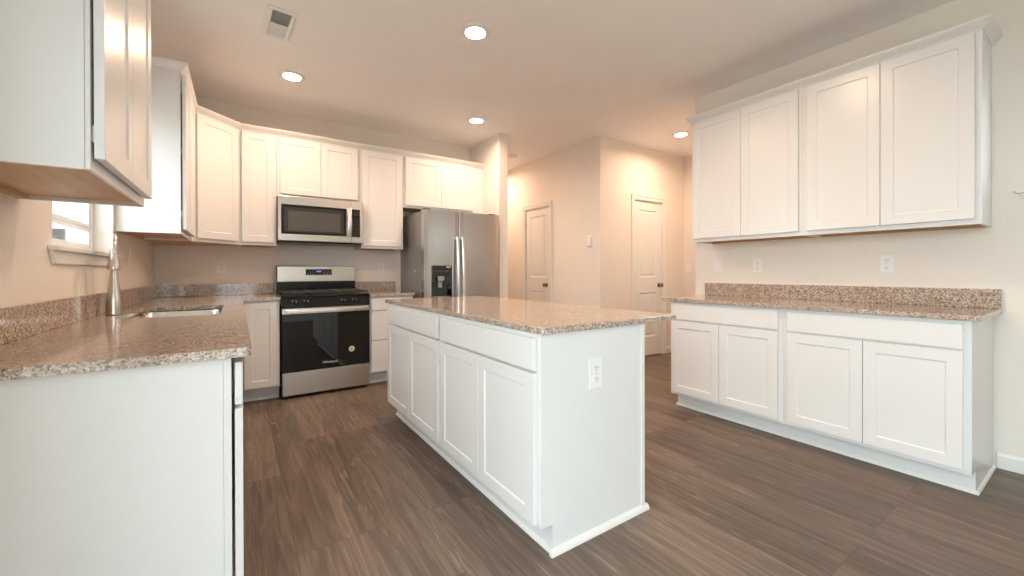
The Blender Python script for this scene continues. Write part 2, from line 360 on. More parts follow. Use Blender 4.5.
def window(n, axis, plane_in, plane_out, a0, a1, z0, z1, inward, nv=1, zr=None, sill=True, hv=1):
    """vinyl window in an opening; inward = +1/-1 direction of the room along the axis"""
    def B(bm, p0, p1, u0, u1, q0, q1):
        if axis == 'X': box(bm, p0, p1, u0, u1, q0, q1)
        else: box(bm, u0, u1, p0, p1, q0, q1)
    r = struct(bpy.data.objects.new('window_%d' % n, None)); COL.objects.link(r)
    fo, fi = plane_out, plane_out + inward * 0.035
    t = 0.034
    bm = bmesh.new()
    e = 0.001
    for (u0, u1, q0, q1) in ((a0 + e, a1 - e, z0 + e, z0 + t), (a0 + e, a1 - e, z1 - t, z1 - e), (a0 + e, a0 + t, z0 + t, z1 - t), (a1 - t, a1 - e, z0 + t, z1 - t)): B(bm, fo, fi, u0, u1, q0, q1)
    build('frame', bm, M_VINYL, r, 0.003)
    # sashes with glass and grilles
    gp = (fo + fi) / 2
    zr = zr or (z0 + z1) / 2
    W = (a1 - a0 - 2 * t) / nv
    for k in range(nv):
        for (q0, q1) in ((z0 + t, zr), (zr, z1 - t)) if hv else ((z0 + t, z1 - t),):
            u0, u1 = a0 + t + k * W, a0 + t + (k + 1) * W; s = 0.022
            bm = bmesh.new(); p0, p1 = gp - 0.012, gp + 0.012
            for c in ((u0, u1, q0 + e, q0 + s), (u0, u1, q1 - s, q1 - e), (u0, u0 + s, q0 + s, q1 - s), (u1 - s, u1, q0 + s, q1 - s)): B(bm, p0, p1, *c)
            sash = build('sash', bm, M_VINYL, r, 0.002)
            bm = bmesh.new(); B(bm, gp - 0.002, gp + 0.002, u0 + s, u1 - s, q0 + s, q1 - s); build('glass', bm, M_GLASS, sash)
    if sill:
        bm = bmesh.new(); pr = plane_in
        B(bm, fi, pr, a0 + 0.0015, a1 - 0.0015, z0 + 0.0005, z0 + 0.004)
        B(bm, pr + inward * 0.0008, pr + inward * 0.035, a0 - 0.055, a1 + 0.055, z0 - 0.014, z0 + 0.004)
        build('stool', bm, M_TRIM, r, 0.002)
        bm = bmesh.new(); d = inward
        if axis == 'X':
            prism(bm, [(a0 - 0.045, z0 - 0.0145), (a1 + 0.045, z0 - 0.0145), (a1 + 0.02, z0 - 0.066), (a0 - 0.02, z0 - 0.066)], pr + d * 0.0008, pr + d * 0.015, lambda a, b, z: (z, a, b))
        else:
            B(bm, pr + d * 0.0008, pr + d * 0.015, a0 - 0.03, a1 + 0.03, z0 - 0.066, z0 - 0.0145)
        build('apron', bm, M_TRIM, r, 0.002)
    return r
window(1, 'X', XL, XL - 0.118, *W1, 1, nv=1, zr=1.372)
window(2, 'X', XL, XL - 0.118, *W2, 1, nv=3, hv=0, sill=False)
window(3, 'X', XR, XR + 0.118, *W3, -1, nv=1, hv=0)
window(4, 'Y', YR, YR - 0.118, *WR, 1, nv=1)

def interior_door(n, axis, face, a0, a1, z1, knob_at, into, knob_lab):
    """two-panel door; face = wall plane, into = direction into the wall, hinge on the far side from knob"""
    r = struct(bpy.data.objects.new('door_%d' % n, None)); COL.objects.link(r)
    def P(u, d, z):
        p = face + into * d
        return (p, u, z) if axis == 'X' else (u, p, z)
    def B(bm, u0, u1, d0, d1, q0, q1):
        a, b = P(u0, d0, q0), P(u1, d1, q1); box(bm, a[0], b[0], a[1], b[1], q0, q1)
    # casing
    cw = 0.062
    bm = bmesh.new()
    for (u0, u1, q0, q1) in ((a0 - cw, a0 - 0.0005, 0.001, z1 + cw), (a1 + 0.0005, a1 + cw, 0.001, z1 + cw), (a0 - 0.0005, a1 + 0.0005, z1, z1 + cw)):
        B(bm, u0, u1, -0.012, -0.0005, q0, q1)
    for (u0, u1, q0, q1) in ((a0 - cw, a0 - cw + 0.018, 0.001, z1 + cw), (a1 + cw - 0.018, a1 + cw, 0.001, z1 + cw), (a0 - cw, a1 + cw, z1 + cw - 0.018, z1 + cw)):
        B(bm, u0, u1, -0.018, -0.012, q0, q1)
    build('casing', bm, M_TRIM, r, 0.003)
    bm = bmesh.new()
    for (u0, u1, q0, q1) in ((a0 + 0.001, a0 + 0.012, 0.001, z1 - 0.001), (a1 - 0.012, a1 - 0.001, 0.001, z1 - 0.001), (a0 + 0.012, a1 - 0.012, z1 - 0.012, z1 - 0.001)): B(bm, u0, u1, 0.001, 0.118, q0, q1)
    build('jamb', bm, M_TRIM, r)
    # leaf with two recessed, raised-centre panels
    l0, l1 = a0 + 0.015, a1 - 0.015; zb, zt = 0.012, z1 - 0.015; d0 = 0.012
    ins = 0.095
    pan = [(l0 + ins, l1 - ins, 0.26, 0.842), (l0 + ins, l1 - ins, 1.045, 1.925)]
    bm = bmesh.new()
    us = [l0, l0 + ins, l1 - ins, l1]; zs = [zb, 0.26, 0.842, 1.045, 1.925, zt]
    for i in range(3):
        for j in range(5):
            if i == 1 and j in (1, 3): continue
            B(bm, us[i], us[i + 1], d0, d0 + 0.034, zs[j], zs[j + 1])
    bmesh.ops.remove_doubles(bm, verts=bm.verts[:], dist=1e-5)
    seen = {}
    for f in bm.faces[:]: seen.setdefault(frozenset(f.verts), []).append(f)
    bmesh.ops.delete(bm, geom=[f for fs in seen.values() if len(fs) > 1 for f in fs], context='FACES_ONLY')
    for (u0, u1, q0, q1) in pan:
        # sloped moulding ring then raised field
        rings = []
        for o, d in ((0, 0.0), (0.012, 0.010), (0.022, 0.010), (0.040, 0.004)):
            rings.append([bm.verts.new(P(u, d0 + d, q)) for u, q in ((u0 + o, q0 + o), (u1 - o, q0 + o), (u1 - o, q1 - o), (u0 + o, q1 - o))])
        for A, Bq in zip(rings, rings[1:]):
            for k in range(4): bm.faces.new((A[k], A[(k + 1) % 4], Bq[(k + 1) % 4], Bq[k]))
        bm.faces.new(rings[-1])
        rb = [bm.verts.new(P(u, d0 + 0.034, q)) for u, q in ((u0, q0), (u1, q0), (u1, q1), (u0, q1))]; bm.faces.new(rb)
    leaf = build('leaf', bm, M_TRIM, r)
    # knob
    kx = knob_at; kz = 0.935; bm = bmesh.new()
    prof = [(0.030, 0.0), (0.030, -0.006), (0.013, -0.010), (0.011, -0.026), (0.020, -0.032), (0.028, -0.044), (0.027, -0.054), (0.018, -0.062), (0.004, -0.064)]
    base = face + into * d0
    if axis == 'X': lathe(bm, [(a, into * b) for a, b in prof], (base, kx, kz), 'X', 24)
    else: lathe(bm, [(a, into * b) for a, b in prof], (kx, base, kz), 'Y', 24)
    k = build('knob', bm, M_KNOB, leaf, smooth=True); k['label'] = knob_lab
    hu = a1 - 0.0135 if abs(knob_at - a0) < abs(knob_at - a1) else a0 + 0.0135
    for hz in (0.25, 1.05, 1.82):
        bm = bmesh.new()
        c = P(hu, 0.006, hz); lathe(bm, [(0.006, -0.045), (0.006, 0.045)], c, 'Z', 12)
        build('hinge', bm, M_HINGE, leaf, smooth=True)
    return r
interior_door(1, 'X', HX, D1[0], D1[1], D1[3], 4.500, 1, 'round dark bronze door knob')
interior_door(2, 'Y', HY, D2[0], D2[1], D2[3], 4.722, 1, 'round dark bronze door knob')

# ------------------------------------------------------------ recessed lamps and things on the ceiling
def downlight(x, y, label, lamp=True):
    r = thing('recessed_light', label, 'ceiling light', (x, y, H), 0, 'recessed ceiling lights')
    bm = bmesh.new()
    prof = [(0.061, -0.003), (0.064, -0.0085), (0.086, -0.0085), (0.096, -0.004), (0.097, -0.0005), (0.061, -0.0005)]
    seg = 40; rings = [[bm.verts.new((a * math.cos(2 * PI * k / seg), a * math.sin(2 * PI * k / seg), b)) for k in range(seg)] for a, b in prof]
    for i in range(len(rings)):
        A, B_ = rings[i], rings[(i + 1) % len(rings)]
        for k in range(seg): bm.faces.new((A[k], A[(k + 1) % seg], B_[(k + 1) % seg], B_[k]))
    build('trim_ring', bm, M_PLATE, r, smooth=True)
    bm = bmesh.new(); lathe(bm, [(0.060, -0.001), (0.060, -0.004), (0.045, -0.0060), (0.002, -0.0068)], seg=40)
    build('lens', bm, M_LENS, r, smooth=True)
    l = bpy.data.lights.new('lamp', 'AREA'); l.shape = 'DISK'; l.size = 0.13; l.energy = LAMP; l.color = LAMPCOL; l.spread = math.radians(165)
    o = bpy.data.objects.new('lamp', l); o.location = (0, 0, -0.012); o.parent = r; COL.objects.link(o)
    o.visible_camera = True
    return r
downlight(1.335, 2.425, 'lit recessed ceiling light nearest the viewer, in the middle of the kitchen')
downlight(0.375, 3.807, 'lit recessed ceiling light in front of the corner wall cabinets, left of the range')
downlight(2.120, 3.830, 'lit recessed ceiling light in front of the refrigerator, near the wall end beside it')
downlight(4.347, 2.888, 'lit recessed ceiling light in the passage beyond the long right wall')

def hall_lamp(x, y):   # hall beyond the wall end: the lamp that lights door_1's wall
    downlight(x, y, 'recessed ceiling light down the hall behind the refrigerator wall')
hall_lamp(3.12, 5.45)
downlight(2.05, 1.25, 'recessed ceiling light above the viewer between the island and the right wall')

def vent():
    r = thing('air_vent', 'white louvred ceiling air register near the left wall cabinets', 'air vent', (0.228, 3.06, H), math.radians(3))
    bm = bmesh.new(); a, b, c, d = 0.085, 0.19, 0.052, 0.155
    for q in ((-a, a, -b, -d), (-a, a, d, b), (-a, -c, -d, d), (c, a, -d, d)): box(bm, q[0], q[1], q[2], q[3], -0.008, -0.0005)
    build('frame', bm, M_PLATE, r, 0.003)
    bx('backing', M_VOID, r, -c + 0.001, c - 0.001, -d + 0.001, d - 0.001, -0.0025, -0.0008)
    for k in range(22):
        y = -d + 0.0075 + k * (2 * d - 0.015) / 21; t = -1 if k < 11 else 1
        bm = bmesh.new()
        prism(bm, [(y - 0.0045 * t, -0.003), (y + 0.0035 * t, -0.0085), (y + 0.0045 * t, -0.0078), (y - 0.0035 * t, -0.0028)], -c + 0.0015, c - 0.0015, lambda p, q, z: (z, p, q))
        build('louver', bm, M_PLATE, r)
    bx('damper_rail', M_GREYP, r, a - 0.012, a - 0.009, -d, d, -0.0092, -0.0081)
vent()
def detector():
    r = thing('smoke_detector', 'small round white smoke detector on the hall ceiling beside the refrigerator wall', 'smoke detector', (3.183, 4.71, H))
    bm = bmesh.new(); lathe(bm, [(0.066, -0.0005), (0.066, -0.012), (0.060, -0.018)], seg=36); build('base', bm, M_PLATE, r, smooth=True)
    bm = bmesh.new(); lathe(bm, [(0.052, -0.0182), (0.050, -0.034), (0.038, -0.040), (0.010, -0.042)], seg=36); build('cover', bm, M_PLATE, r, smooth=True)
detector()

# ------------------------------------------------------------ cabinetry (local frame: x along the front, y into the wall, z up)
def shaker(name, x0, x1, z0, z1, parent, gap=0.002, th=0.020, st=0.058):
    bm = bmesh.new(); yf, yb = -gap - th, -gap
    o = [(x0, z0), (x1, z0), (x1, z1), (x0, z1)]
    i1 = [(x0 + st, z0 + st), (x1 - st, z0 + st), (x1 - st, z1 - st), (x0 + st, z1 - st)]
    e = 0.003; i2 = [(x0 + st + e, z0 + st + e), (x1 - st - e, z0 + st + e), (x1 - st - e, z1 - st - e), (x0 + st + e, z1 - st - e)]
    rings = [[bm.verts.new((x, y, z)) for x, z in pts] for pts, y in ((o, yb), (o, yf), (i1, yf), (i2, yf + 0.006))]
    for A, B_ in zip(rings, rings[1:]):
        for k in range(4): bm.faces.new((A[k], A[(k + 1) % 4], B_[(k + 1) % 4], B_[k]))
    bm.faces.new(rings[-1]); bm.faces.new(rings[0][::-1])
    return build(name, bm, M_CAB, parent, 0.0016)
def slab(name, x0, x1, z0, z1, parent, gap=0.002, th=0.020):
    return bx(name, M_CAB, parent, x0, x1, -gap - th, -gap, z0, z1, bevel=0.0035)
def fronts(r, fr, gap):
    for k, x0, x1, z0, z1 in fr:
        if k == 'D': shaker('door', x0, x1, z0, z1, r, gap)
        else: slab('drawer', x0, x1, z0, z1, r, gap)
TOE = 0.118
def base_cab(label, loc, rz, w, fr, depth=0.600, gap=0.002, group=None, end_l=False, end_r=False, toe=0.100, shoe=True, open_top=None):
    r = thing('base_cabinet', label, 'base cabinet', loc, rz, group); e = 0.0006
    bm = bmesh.new(); bt = open_top or CB - 0.003
    prism(bm, [(0.0195, bt), (depth, bt), (depth, 0.001), (toe + 0.012, 0.001), (toe + 0.012, TOE), (0.0195, TOE)], e, w - e, lambda a, b, z: (z, a, b))
    if open_top:
        box(bm, e, 0.017, 0.0195, depth, bt, CB - 0.003); box(bm, w - 0.017, w - e, 0.0195, depth, bt, CB - 0.003)
    build('body', bm, M_CAB, r)
    bx('face_frame', M_CAB, r, e, w - e, 0.0, 0.019, TOE, CB - 0.003, bevel=0.001)
    fronts(r, fr, gap)
    bm = bmesh.new(); box(bm, (0.0 if not end_l else 0.0) + e, w - e, toe, toe + 0.0115, 0.001, TOE - 0.001)
    build('toe_kick', bm, M_CAB, r)
    if shoe:
        bm = bmesh.new(); q = 0.012; prof = [(0.0, 0.001), (q, 0.001), (q * 0.92, 0.008), (q * 0.6, 0.015), (0.0, 0.019)]
        prism(bm, [(toe - 0.0005 - a, b) for a, b in prof], e - (q if end_l else 0), w - e + (q if end_r else 0), lambda a, b, z: (z, a, b))
        if end_r: prism(bm, [(w + 0.0005 + a, b) for a, b in prof], toe - 0.0005, depth - 0.002, lambda a, b, z: (a, z, b))
        if end_l: prism(bm, [(-0.0005 - a, b) for a, b in prof], toe - 0.0005, depth - 0.002, lambda a, b, z: (a, z, b))
        build('shoe_moulding', bm, M_TRIM, r)
    return r
G_ = 0.028
# right wall: two 33" base units
A = -PI / 2
zt0, zt1, zd0, zd1 = 0.733, 0.858, 0.142, 0.722
X0 = 2.064; wA, wB = 0.8375, 0.8275
def R(y): return X0 - y
base_cab('white base cabinet at the far end of the right wall, nearest the passage', (2.964, X0, 0), A, wA,
         [('W', R(2.042), R(1.252), zt0, zt1), ('D', R(2.042), R(1.6505), zd0, zd1), ('D', R(1.6475), R(1.254), zd0, zd1)], end_l=True)
X1 = X0 - wA
base_cab('white base cabinet at the near end of the right wall, its bare side visible', (2.964, X1, 0), A, wB,
         [('W', X1 - 1.199, X1 - 0.427, zt0, zt1), ('D', X1 - 1.199, X1 - 0.8145, zd0, zd1), ('D', X1 - 0.8115, X1 - 0.427, zd0, zd1)], end_r=True)
# island
I0 = 3.160; wF, wN = 0.988, 0.9164
base_cab('white island base cabinet at the range end, partly behind the nearer unit', (0.972, I0, 0), A, wF,
         [('W', I0 - 3.132, I0 - 2.204, zt0, zt1), ('D', I0 - 3.132, I0 - 2.6695, zd0 - 0.015, zd1), ('D', I0 - 2.6665, I0 - 2.188, zd0 - 0.015, zd1)], depth=0.590, toe=0.062)
I1 = I0 - wF
isl = base_cab('white island base cabinet nearest the viewer, with outlet on its plain end panel', (0.972, I1, 0), A, wN,
         [('W', I1 - 2.152, I1 - 1.270, zt0, zt1), ('D', I1 - 2.152, I1 - 1.7125, zd0 - 0.015, zd1), ('D', I1 - 1.7095, I1 - 1.270, zd0 - 0.015, zd1)], depth=0.590, toe=0.062, shoe=False)
bm = bmesh.new()   # finished end panel with toe notch, corner strip and shoe
prism(bm, [(0.001, CB - 0.003), (0.611, CB - 0.003), (0.611, 0.001), (0.058, 0.001), (0.058, TOE), (0.001, TOE)], wN + 0.0004, wN + 0.006, lambda a, b, z: (z, a, b))
build('end_panel', bm, M_CAB, isl)
bm = bmesh.new(); box(bm, wN + 0.0065, wN + 0.013, 0.592, 0.612, 0.02, CB - 0.003); box(bm, wN - 0.02, wN + 0.0065, 0.6114, 0.618, 0.02, CB - 0.003)
build('corner_strip', bm, M_CAB, isl, 0.001)
bm = bmesh.new(); q = 0.018; prof = [(0.0, 0.001), (q, 0.001), (q * 0.92, 0.010), (q * 0.6, 0.020), (0.0, 0.026)]
prism(bm, [(wN + 0.0065 + a, b) for a, b in prof], 0.040, 0.632, lambda a, b, z: (a, z, b))
prism(bm, [(0.0615 - a * 0.67, b * 0.7) for a, b in prof], 0.001, wN + 0.0060, lambda a, b, z: (z, a, b))
build('shoe_moulding', bm, M_TRIM, isl)
bm = bmesh.new(); box(bm, 0.0, wN, 0.5905, 0.611, 0.001, CB - 0.003); build('back_panel', bm, M_CAB, isl)
# left run (counter toward the viewer ends here)
B90 = PI / 2; YL = 1.425; XF = -0.017
lu = [('white base cabinet under the near end of the left counter, plain side in front', 0.610),
      ('white base cabinet in the left run between the near end cabinet and the sink cabinet', 0.460),
      ('white sink base cabinet under the stainless sink in the left run', 0.914),
      ('white base cabinet of the left run next to the corner by the range', 0.665)]
y = YL
for i, (lab, wd) in enumerate(lu):
    if wd < 0.7: fr = [('W', 0.010, wd - 0.012, zt0, zt1), ('D', 0.010, wd - 0.012, zd0, zd1)]
    else: fr = [('W', 0.012, wd - 0.012, zt0, zt1), ('D', 0.012, wd / 2 - 0.0015, zd0, zd1), ('D', wd / 2 + 0.0015, wd - 0.012, zd0, zd1)]
    r = base_cab(lab, (XF, y, 0), B90, wd, fr, depth=0.590, gap=0.0075, toe=0.075, open_top=0.655 if i == 2 else None)
    for x_ in ((wd - 0.05,) if wd < 0.7 else (0.05, wd - 0.05)):
        for hz in (0.22, 0.62): bx('hinge', M_HINGE, r, x_ - 0.02, x_ + 0.02, -0.0072, -0.0003, hz - 0.012, hz + 0.012)
    y += wd
YC = y
# back run
base_cab('white single door base cabinet left of the range', (0.030, 4.117, 0), 0, 0.272, [('D', 0.010, 0.253, zd0 - 0.01, 0.858)], depth=0.615)
base_cab('white three drawer base cabinet right of the range', (1.074, 4.117, 0), 0, 0.441,
         [('W', 0.012, 0.429, 0.742, 0.858), ('W', 0.012, 0.429, 0.448, 0.733), ('W', 0.012, 0.429, 0.132, 0.439)], depth=0.615)

# upper cabinets
def upper_body(r, w, z0, z1, depth, e=0.0006):
    bm = bmesh.new(); t = 0.016
    box(bm, e, t, 0.0100, depth, z0, z1); box(bm, w - t, w - e, 0.0100, depth, z0, z1)
    box(bm, t, w - t, 0.0100, depth, z1 - t, z1); box(bm, t, w - t, depth - 0.006, depth, z0 + 0.03, z1 - t)
    build('body', bm, M_CAB, r)
    bx('bottom_panel', M_MAPLE, r, t + 0.0005, w - t - 0.0005, 0.0100, depth - 0.0065, z0 + 0.014, z0 + 0.027)
    bx('hanging_rail', M_MAPLE, r, t + 0.0005, w - t - 0.0005, depth - 0.022, depth - 0.0005, z0, z0 + 0.0135)
    bx('face_frame', M_CAB, r, e, w - e, 0, 0.0094, z0, z1, bevel=0.001)
def upper_cab(label, loc, rz, w, fr, z0=ZU, z1=ZUT, depth=0.303, gap=0.002, hinges=None, hanging=True):
    r = thing('wall_cabinet', label, 'wall cabinet', (loc[0], loc[1], 0), rz)
    upper_body(r, w, z0, z1, depth)
    fronts(r, fr, gap)
    for (hx, hz) in hinges or (): bx('hinge', M_HINGE, r, hx - 0.012, hx + 0.012, -gap + 0.0003, -0.0003, hz - 0.02, hz + 0.02)
    return r
ud0, ud1 = 1.398, 2.392
Y0 = 2.073
upper_cab('two door wall cabinet on the right wall, the farther one by the passage', (3.283, Y0), A, 0.8375,
          [('D', Y0 - 2.055, Y0 - 1.6545, ud0, ud1), ('D', Y0 - 1.6515, Y0 - 1.258, ud0, ud1)], depth=0.302)
Y1 = Y0 - 0.8375
upper_cab('two door wall cabinet on the right wall, the nearer one with its side exposed', (3.283, Y1), A, 0.8285,
          [('D', Y1 - 1.204, Y1 - 0.8185, ud0, ud1), ('D', Y1 - 0.8155, Y1 - 0.432, ud0, ud1)], depth=0.302)
# left wall
YN = 1.385
upper_cab('large white wall cabinet left of the sink window, cut off at the upper left', (-0.295, YN), B90, 0.685,
          [('D', 0.006, 0.331, ud0, ud1), ('D', 0.334, 0.659, ud0, ud1)], depth=0.313, gap=0.005, hinges=[(0.026, 1.46), (0.026, 2.29), (0.65, 1.46), (0.65, 2.29)])
YV = 3.347
upper_cab('white wall cabinet on the left wall right of the sink window, beside the corner cabinet', (-0.302, YV), B90, 4.101 - YV,
          [('D', 0.014, 0.364, ud0, ud1), ('D', 0.367, 0.720, ud0, ud1)], depth=0.306, gap=0.006, hinges=[(0.03, 1.50), (0.03, 1.9), (0.03, 2.29)])
# diagonal corner cabinet
r = thing('wall_cabinet', 'white diagonal corner wall cabinet between the left wall and the range wall', 'wall cabinet', (-0.302, 4.101, 0), PI / 4)
wd = 0.312 * math.sqrt(2)
def loc2(x, y):   # world xy to the corner cabinet's own frame
    dx, dy = x + 0.302, y - 4.101; c = math.cos(PI / 4)
    return (dx * c + dy * c, -dx * c + dy * c)
k = 0.0200 * math.sqrt(2)
poly = [loc2(*p) for p in ((-0.302 - 0.0002, 4.101 + k + 0.001), (0.010 - k - 0.001, 4.413 + 0.0002), (0.0092, 4.4135), (0.0092, 4.7365), (-0.6085, 4.7365), (-0.6085, 4.1018), (-0.3025, 4.1018))]
bm = bmesh.new(); prism(bm, poly, ZU + 0.012, ZUT); build('body', bm, M_CAB, r)
polyb = [loc2(*p) for p in ((-0.300, 4.135), (-0.024, 4.418), (0.004, 4.42), (0.004, 4.73), (-0.602, 4.73), (-0.602, 4.107), (-0.302, 4.107))]
bm = bmesh.new(); prism(bm, polyb, ZU + 0.001, ZU + 0.0115); build('bottom_panel', bm, M_MAPLE, r)
bx('face_frame', M_CAB, r, 0.0006, wd - 0.0006, 0, 0.019, ZU, ZUT, bevel=0.001)
shaker('door', 0.030, wd - 0.030, ud0, ud1, r)
# back wall
YU = 4.413
upper_cab('narrow white single door wall cabinet left of the microwave', (0.0105, YU), 0, 0.292, [('D', 0.020, 0.272, ud0, ud1)], depth=0.323)
upper_cab('short white two door wall cabinet above the microwave', (0.303, YU), 0, 0.762, [('D', 0.028, 0.3775, 1.862, ud1), ('D', 0.3805, 0.729, 1.862, ud1)], z0=1.835, depth=0.323)
upper_cab('tall white single door wall cabinet between the microwave and the refrigerator', (1.0655, YU), 0, 0.450, [('D', 0.016, 0.424, ud0, ud1)], depth=0.323)
r = upper_cab('short white two door wall cabinet above the refrigerator', (1.516, YU), 0, 0.958, [('D', 0.024, 0.4495, 1.862, ud1), ('D', 0.4525, 0.866, 1.862, ud1)], z0=1.835, depth=0.323)
bx('filler_strip', M_CAB, r, 0.9585, PX0 - 1.516 - 0.001, 0.002, 0.019, 1.835, ZUT)

CP = [(0.0006, 2.402), (0.006, 2.402), (0.008, 2.410), (0.012, 2.412), (0.030, 2.432), (0.036, 2.440), (0.038, 2.444), (0.040, 2.446), (0.040, 2.453), (0.0006, 2.453)]
def crown(label, path):
    bm = bmesh.new(); sweep(bm, path, CP)
    return tag(build('crown_moulding', bm, M_CAB), label, 'crown moulding')
crown('white crown moulding along the top of the right wall cabinets', [(XR - 0.001, 2.0735), (3.283, 2.0735), (3.283, 0.4075), (XR - 0.001, 0.4075)])
crown('white crown moulding stepping around the corner above the cabinets on the left and range walls', [(XL + 0.001, YV), (-0.302, YV), (-0.302, 4.101), (0.010, YU), (PX0 - 0.001, YU)])
crown('white crown moulding on top of the large wall cabinet left of the sink window', [(XL + 0.001, YN), (-0.295, YN), (-0.295, YN + 0.685), (XL + 0.001, YN + 0.685)])

# ------------------------------------------------------------ stone
def round_poly(pts, rad, corners=None, n=6):
    out = []; m = len(pts)
    for i, p in enumerate(pts):
        r = rad if corners is None or i in corners else 0
        p = Vector(p); a = Vector(pts[i - 1]); b = Vector(pts[(i + 1) % m])
        if not r: out.append(tuple(p)); continue
        u = (a - p).normalized(); v = (b - p).normalized()
        s, e = p + u * r, p + v * r
        for k in range(n + 1):
            t = k / n; q = s * (1 - t) ** 2 + p * 2 * t * (1 - t) + e * t * t; out.append((q.x, q.y))
    return out
def slab_poly(name, pts, z0, z1, label, cat, bevel=0.003, hole=None):
    bm = bmesh.new()
    if hole is None: prism(bm, pts, z0, z1)
    else:
        lo, hi = [], []
        for z, store in ((z0, lo), (z1, hi)):
            o = [bm.verts.new((a, b, z)) for a, b in pts]; h = [bm.verts.new((a, b, z)) for a, b in hole]
            store.append(o); store.append(h)
            eo = [bm.edges.new((o[i], o[(i + 1) % len(o)])) for i in range(len(o))]; eh = [bm.edges.new((h[i], h[(i + 1) % len(h)])) for i in range(len(h))]
            bmesh.ops.triangle_fill(bm, use_beauty=True, use_dissolve=False, edges=eo + eh)
        for lo_, hi_ in ((lo[0], hi[0]), (lo[1], hi[1])):
            n = len(lo_)
            for i in range(n): bm.faces.new((lo_[i], lo_[(i + 1) % n], hi_[(i + 1) % n], hi_[i]))
    return tag(build(name, bm, M_GRAN, None, bevel), label, cat)
CZ0 = CB - 0.0015
slab_poly('countertop', round_poly([(0.960, 1.229), (1.822, 1.229), (1.822, 3.240), (0.960, 3.240)], 0.022), CZ0, CT, 'speckled granite countertop of the kitchen island, overhanging on its right', 'countertop')
slab_poly('countertop', round_poly([(2.926, 0.368), (XR - 0.001, 0.368), (XR - 0.001, 2.128), (2.926, 2.128)], 0.012, {0, 3}), CZ0, CT, 'speckled granite countertop on the right wall base cabinets', 'countertop')
SX0, SX1, SY0, SY1 = -0.490, -0.078, 2.600, 3.360
hole = round_poly([(SX0, SY0), (SX1, SY0), (SX1, SY1), (SX0, SY1)], 0.09, None, 8)
slab_poly('countertop', round_poly([(XL + 0.001, 1.400), (0.032, 1.400), (0.032, 4.083), (0.307, 4.083), (0.307, BW - 0.001), (XL + 0.001, BW - 0.001)], 0.012, {1}), CZ0, CT,
          'L-shaped granite countertop with the sink, running along the left wall to the range', 'countertop', 0.003, hole)
slab_poly('countertop', round_poly([(1.071, 4.083), (1.528, 4.083), (1.528, BW - 0.001), (1.071, BW - 0.001)], 0.008, {1}), CZ0, CT, 'short granite countertop between the range and the refrigerator', 'countertop')
def splash(label, *b): tag(bx('backsplash', M_GRAN, None, *b, bevel=0.0015), label, 'backsplash')
zs0, zs1 = CT + 0.0005, 1.014
splash('low granite backsplash strip along the right wall behind the counter', XR - 0.021, XR - 0.001, 0.369, 2.127, zs0, zs1)
splash('low granite backsplash strip along the left wall below the sink window', XL + 0.001, XL + 0.021, 1.400, BW - 0.022, zs0, zs1)
splash('low granite backsplash strip on the range wall, left of the range', XL + 0.001, 0.300, BW - 0.021, BW - 0.001, zs0, zs1)
splash('low granite backsplash strip on the range wall, right of the range', 1.074, 1.527, BW - 0.021, BW - 0.001, zs0, zs1)

# ------------------------------------------------------------ sink and faucet
def sink():
    r = thing('kitchen_sink', 'undermount stainless steel sink set in the left granite countertop', 'sink', ((SX0 + SX1) / 2, (SY0 + SY1) / 2, 0.68))
    bm = bmesh.new(); a, b = (SX1 - SX0) / 2, (SY1 - SY0) / 2; rings = []
    def ring(g, rad, z): return [bm.verts.new((x, y, z)) for x, y in round_poly([(-a + g, -b + g), (a - g, -b + g), (a - g, b - g), (-a + g, b - g)], rad, None, 8)]
    top = CZ0 - 0.68 - 0.001
    for g, rad, z in ((-0.018, 0.10, top), (-0.004, 0.088, top), (0.0, 0.085, top - 0.006), (0.004, 0.08, top - 0.15), (0.02, 0.07, 0.012), (0.05, 0.05, 0.004)): rings.append(ring(g, rad, z))
    for A_, B_ in zip(rings, rings[1:]):
        n = len(A_)
        for k in range(n): bm.faces.new((A_[k], A_[(k + 1) % n], B_[(k + 1) % n], B_[k]))
    bm.faces.new(rings[-1])
    o = build('bowl', bm, M_SINK, r, smooth=True)
    md = o.modifiers.new('wall', 'SOLIDIFY'); md.thickness = 0.0015
    bm = bmesh.new(); lathe(bm, [(0.055, 0.0045), (0.055, 0.007), (0.042, 0.0075), (0.036, 0.005)], seg=32); build('drain', bm, M_NICKEL, r, smooth=True)
sink()
